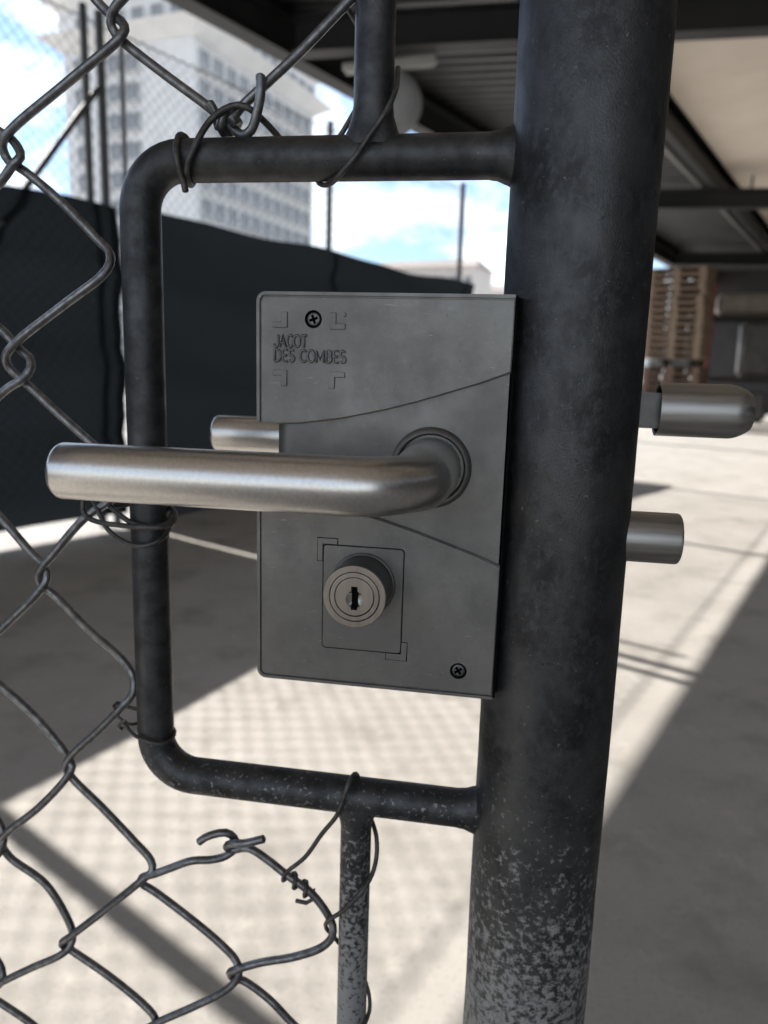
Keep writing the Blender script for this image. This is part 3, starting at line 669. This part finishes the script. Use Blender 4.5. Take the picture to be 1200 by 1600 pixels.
# body behind the covers: middle part is set back and has a rounded left edge
bm = bmesh.new()
n_ = 10; xl_, rad = -102.3, 8.0
prof = [(-8.2, 24.0), (xl_, 24.0)] + [(xl_+rad-rad*math.cos(R(a)), YF+2.6+rad-rad*math.sin(R(a))) for a in range(0, 91, 9)] + [(-2.6, YF+2.6), (-2.6, -17.9), (-8.2, -17.9)]
lo_r = [bm.verts.new(zl(a, b_, -141)) for a, b_ in prof]; hi_r = [bm.verts.new(zl(a, b_, 29)) for a, b_ in prof]
for k in range(len(prof)):
    q = (k+1) % len(prof); bm.faces.new((lo_r[k], lo_r[q], hi_r[q], hi_r[k]))
bm.faces.new(lo_r); bm.faces.new(hi_r)
link('case', bm, M['case'], lk, R(40))
SCR = [(-84.5, 18.6), (-17.3, -130.0)]
# cover = shell with rounded edge; the face lies inside a narrow groove
for nm, outl, scr, up in (('upper_cover', up_out, SCR[0], True), ('lower_cover', lo_out, SCR[1], False)):
    bm = bmesh.new(); plate(bm, outl, YF+.9, YF+8.2, .4, holes=[circle(scr[0], scr[1], 3.7)]); sh = link(nm, bm, M['case'], lk, R(35))
    # outer lip along the left, the end and the right
    lip = 1.35; grv = .75
    if up:
        op = [(XR, ZT-lip), (XR, ZT)]+arc(XL+4, ZT-4, 4, 90, 180, 5)+[(XL, -24.6)]
        ip = [(XL+lip, -24.6)]+arc(XL+4, ZT-4, 4-lip, 180, 90, 5)+[(XR-.8, ZT-lip)]
        fo = [(XR-.35, ZT-lip-grv)]+arc(XL+4.4, ZT-4.4, 4.4-lip-grv, 90, 180, 5)+[(XL+lip+grv, -24.9)]+[(max(q[0], XL+lip+grv) if q[0] < -100 else min(q[0], XR-.35), q[1]+.35) for q in curve[::-1]]
    else:
        op = [(XL, low((0, -24.6))[1])]+arc(XL+4, ZBt+4, 4, 180, 270, 5)+[(XR, ZBt), (XR, ZBt+lip)]
        ip = [(XR-.8, ZBt+lip)]+arc(XL+4, ZBt+4, 4-lip, 270, 180, 5)+[(XL+lip, low((0, -24.6))[1])]
        fo = [(min(q[0], XR-.35), low(q)[1]-.35) for q in curve]+[(XL+lip+grv, low((0, -25.2))[1]-.3)]+arc(XL+4.4, ZBt+4.4, 4.4-lip-grv, 180, 270, 5)+[(XR-.35, ZBt+lip+grv)]
    bm = bmesh.new(); plate(bm, op+ip, YF-.35, YF+1.0); link('rim', bm, M['case'], sh, R(35))
    bm = bmesh.new(); plate(bm, fo, YF-.3, YF+1.0, .28, holes=[circle(scr[0], scr[1], 3.7)]); link('face_plate', bm, M['case'], sh, R(35))
# black strip put in for the dark gap between case and tube
bm = bmesh.new(); plate(bm, [(XR+.1, ZT-.3), (XR+1.1, ZT-.3), (XR+1.1, ZBt+.3), (XR+.1, ZBt+.3)], YF+1.2, YF+8); link('gap_shade_strip', bm, M['gap'], lk)
# lettering, raised
def lettering(text, x, z, width, height):
    """raised letters, each built from half-sunk round strokes in a 0..1 box"""
    def ac(cx, cy, rx, ry, a0, a1, n=10): return [(cx+rx*math.cos(R(a0+(a1-a0)*k/n)), cy+ry*math.sin(R(a0+(a1-a0)*k/n))) for k in range(n+1)]
    G = {'J': (.62, [[(.55, 1)]+ac(.28, .26, .27, .26, 0, -170)]), 'A': (.8, [[(.02, 0), (.4, 1), (.78, 0)], [(.15, .33), (.65, .33)]]),
         'C': (.72, [ac(.42, .5, .40, .5, 50, 310, 16)]), 'O': (.88, [ac(.44, .5, .42, .5, 0, 360, 22)]), 'T': (.72, [[(.02, 1), (.70, 1)], [(.36, 1), (.36, 0)]]),
         'D': (.82, [[(.08, 0), (.08, 1), (.32, 1)]+ac(.34, .5, .44, .5, 90, -90, 12)+[(.32, 0), (.08, 0)]]), 'E': (.66, [[(.62, 1), (.08, 1), (.08, 0), (.64, 0)], [(.08, .52), (.56, .52)]]),
         'S': (.68, [ac(.34, .75, .28, .25, 35, 260, 10)+ac(.34, .26, .30, .26, 80, -145, 10)]), 'M': (1.0, [[(.06, 0), (.10, 1), (.5, .22), (.9, 1), (.94, 0)]]),
         'B': (.74, [[(.08, 0), (.08, 1), (.36, 1)]+ac(.38, .77, .26, .23, 90, -90, 8)+[(.3, .54)]+ac(.38, .27, .30, .27, 90, -90, 8)+[(.08, 0)], [(.08, .54), (.3, .54)]]), ' ': (.38, [])}
    tot = sum(G[c][0] for c in text)+.14*(len(text)-1); k = width/tot; px = x
    bm = bmesh.new()
    for c in text:
        wv, strokes = G[c]
        for st in strokes: tube(bm, [zl(px+a_*k, YF-.42, z+b_*height) for a_, b_ in st], .00058, 8, round_end=True)
        px += (wv+.14)*k
    link('lettering', bm, M['case'], lk, R(60))['label'] = 'raised lettering ' + text
lettering('JACOT', -101.4, 7.1, 14.2, 4.8); lettering('DES COMBES', -101.4, 1.1, 31.0, 4.8)
def mark(x0, z0, x1, z1, tx, tz, sx, sz):
    """L shaped corner mark; foot at the side given by sx, sz"""
    xa, xb = (x0, x1); za, zb = (z0, z1)
    vx0, vx1 = (xb-tx, xb) if sx > 0 else (xa, xa+tx)
    hz0, hz1 = (za, za+tz) if sz < 0 else (zb-tz, zb)
    if sz < 0: poly = [(xa, za), (xb, za), (xb, zb), (vx0, zb), (vx0, hz1), (xa, hz1)] if sx > 0 else [(xa, za), (xb, za), (xb, hz1), (vx1, hz1), (vx1, zb), (xa, zb)]
    else: poly = [(xa, hz0), (vx0, hz0), (vx0, za), (xb, za), (xb, zb), (xa, zb)] if sx > 0 else [(xa, za), (vx1, za), (vx1, hz0), (xb, hz0), (xb, zb), (xa, zb)]
    bm = bmesh.new(); plate(bm, poly, YF-1.0, YF-.1, .3); link('corner_mark', bm, M['case'], lk, R(35))
mark(-101.9, 14.9, -95.6, 21.4, 2.6, 2.4, 1, -1); mark(-77.3, 14.6, -70.8, 21.4, 2.6, 2.4, -1, -1)
mark(-101.9, -9.2, -95.7, -2.5, 2.6, 2.4, 1, 1); mark(-77.5, -9.6, -70.6, -2.6, 2.6, 2.4, -1, 1)
bm = bmesh.new(); lathe(bm, [(.0009, 0), (.0008, .00045), (.0004, .00055), (0, .00058)], zl(-71.3, YF-.25, 20.6), (0, -1, 0), 14); link('stud', bm, M['case'], lk, R(50))
# screws: domed head with a cross recess in a countersunk hole
for (sx, sz), rot in zip(SCR, (20, 35)):
    bm = bmesh.new()
    a_, b_ = .55, 1.9
    cr_ = [(a_, b_), (-a_, b_), (-a_, a_), (-b_, a_), (-b_, -a_), (-a_, -a_), (-a_, -b_), (a_, -b_), (a_, -a_), (b_, -a_), (b_, a_), (a_, a_)]
    c_, s_ = math.cos(R(rot)), math.sin(R(rot)); cr_ = [(sx+p*c_-q*s_, sz+p*s_+q*c_) for p, q in cr_]
    plate(bm, circle(sx, sz, 3.0, 28), YF+.05, YF+3.2, .9, holes=[cr_], seg=4); s1 = link('screw', bm, M['screw'], lk, R(30))
    bm = bmesh.new(); plate(bm, circle(sx, sz, 3.68, 20), YF+2.2, YF+4); link('recess', bm, M['gap'], s1)
# plate round the cylinder with two corner tabs
bm = bmesh.new(); plate(bm, rrect(-78.6, -124.3, -43.1, -77.2, 1.6), YF-.75, YF-.1, .3); cpl = link('cylinder_plate', bm, M['case'], lk, R(35))
bm = bmesh.new(); plate(bm, rrect(-79.0, -124.7, -42.7, -76.8, 1.9), YF-.34, YF-.1); link('dark_outline', bm, M['gap'], cpl)  # black sheet under the plate edge, a painted line of shade
for poly in ([(-81.3, -84.5), (-79.0, -84.5), (-79.0, -76.8), (-72.5, -76.8), (-72.5, -74.3), (-81.3, -74.3)],
             [(-49.6, -127.5), (-40.4, -127.5), (-40.4, -119.2), (-42.7, -119.2), (-42.7, -124.7), (-49.6, -124.7)]):
    bm = bmesh.new(); plate(bm, poly, YF-.8, YF-.1, .2); link('tab', bm, M['case'], cpl, R(35))
    bm = bmesh.new(); plate(bm, [tuple(q) for q in inset(poly, -.3)], YF-.33, YF-.1); link('dark_outline', bm, M['gap'], cpl)  # same painted dark edge round each tab
# key cylinder
CX, CZ = -60.5, -93.8; YC = -46.0
def lat(name, prof, c, axis, m_, par, seg=48, sm=35):
    bm = bmesh.new(); lathe(bm, [(r/1000, h/1000) for r, h in prof], c, axis, seg); return link(name, bm, m_, par, R(sm))
base = zl(CX, YF, CZ)
kc = lat('key_cylinder', [(14.3, .2), (14.3, 1.0), (13.9, 1.4), (13.3, 1.6), (13.3, 18.6), (13.0, 19.0), (11.0, 19.0), (11.0, 13.0)], base, (0, -1, 0), M['case_dark'], lk)
def ring_plate(name, ro, ri, y0, m_, hole=None):
    bm = bmesh.new(); plate(bm, circle(CX, CZ, ro, 48), y0, YC+4, .25, holes=[hole or circle(CX, CZ, ri, 48)]); return link(name, bm, m_, kc, R(30))
ring_plate('face_ring', 13.25, 10.75, YC, M['brass_steel'])
ring_plate('inner_ring', 10.4, 8.5, YC-.1, M['brass_steel'])
kx, kz = CX, CZ-1.0; a0 = math.degrees(math.asin(1.35/3.7))
hole = [(kx+1.35, kz+5.4), (kx-1.35, kz+5.4)] + [(kx+3.7*math.cos(R(a)), kz+3.7*math.sin(R(a))) for a in [90+a0+(180-2*a0)*k/10 for k in range(11)]] \
     + [(kx-1.35, kz-4.6), (kx+1.35, kz-4.6)] + [(kx+3.7*math.cos(R(a)), kz+3.7*math.sin(R(a))) for a in [-90+a0+(180-2*a0)*k/10 for k in range(11)]]
ring_plate('plug', 8.15, 0, YC-.05, M['brass_steel'], hole)
bm = bmesh.new(); plate(bm, circle(CX, CZ, 10.6, 40), YC+3.0, YC+4.5); link('keyway', bm, M['gap'], kc)
bm = bmesh.new()
for s in (-1, 1):                                   # dished flanks beside the key slot
    A = [bm.verts.new(zl(kx+s*3.7*math.cos(R(a)), YC+.1, kz+3.7*math.sin(R(a)))) for a in [-90+a0+(180-2*a0)*k/10 for k in range(11)]]
    B = [bm.verts.new(zl(kx+s*1.35, YC+1.7, kz+3.45*math.sin(R(a)))) for a in [-90+a0+(180-2*a0)*k/10 for k in range(11)]]
    for k in range(10): bm.faces.new((A[k], A[k+1], B[k+1], B[k]))
link('dish', bm, M['steel'], kc, R(60))
# levers on both sides
def lever(s):
    px, pz, yb = -33.3, -41.4, 26*s; ye = 85.0*s; rb = 25.0
    pts = [zl(px, yb-2*s, pz), zl(px, yb+8*s, pz)]
    pts += [zl(px, ye-(rb+6)*s, pz)]
    pts += [zl(px-rb+rb*math.cos(R(a)), ye-rb*s+rb*s*math.sin(R(a)), pz) for a in range(0, 91, 6)]
    xe = -165.6 if s < 0 else -173.0
    x_ = px-rb
    pts += [zl(x_+(xe+2.2-x_)*k/8, ye, pz) for k in range(1, 9)]
    rl = [10.6]*len(pts)
    for i_, q_ in enumerate((12.9, 12.9, 12.4, 12.0, 11.6, 11.3, 11.0, 10.8)): rl[i_] = q_
    pts += [zl(xe+1.2, ye, pz), zl(xe+.4, ye, pz), zl(xe, ye, pz)]; rl += [10.35, 9.7, 8.6]
    o = mesh_tube('lever', pts, [q/1000 for q in rl], M['steel'], lk, 40)
    ax = (0, s, 0)
    lat('rose', [(17.4, -3), (17.3, .2), (17.0, 1.5), (16.4, 2.5), (15.6, 3.0), (14.8, 2.8), (14.2, 2.0), (13.9, .6), (13.9, -2)], zl(px, yb+(2.6 if s < 0 else -2), pz), ax, M['case'], o, 48)
    return o
lever(-1); lever(1)
# bolts through the tube
bx = 40.0
lb = lat('latch_bolt', [(7.0, 26.5), (9.9, 26.5), (9.9, 20.3), (11.2, 19.9), (11.3, 20.2), (11.3, 49.0), (11.1, 50.6), (10.6, 52.4), (9.8, 54.2), (8.8, 55.9), (7.9, 57.1), (7.4, 57.5), (0, 57.5)], zl(bx, 0, -14.4), (1, 0, 0), M['steel_dark'], lk, 48, 30)
bm = bmesh.new(); box(bm, zl(57.5, 0, -14.8), (.036, .0135, .0148)); bmesh.ops.bevel(bm, geom=bm.edges[:], offset=.0008, segments=2, affect='EDGES'); link('stem', bm, M['case_dark'], lb, R(30))
lat('dead_bolt', [(11.2, 5), (11.2, 33.0), (10.9, 33.9), (10.2, 34.4), (0, 34.4)], zl(bx, 0, -70.3), (1, 0, 0), M['steel_dark'], lk, 48, 30)
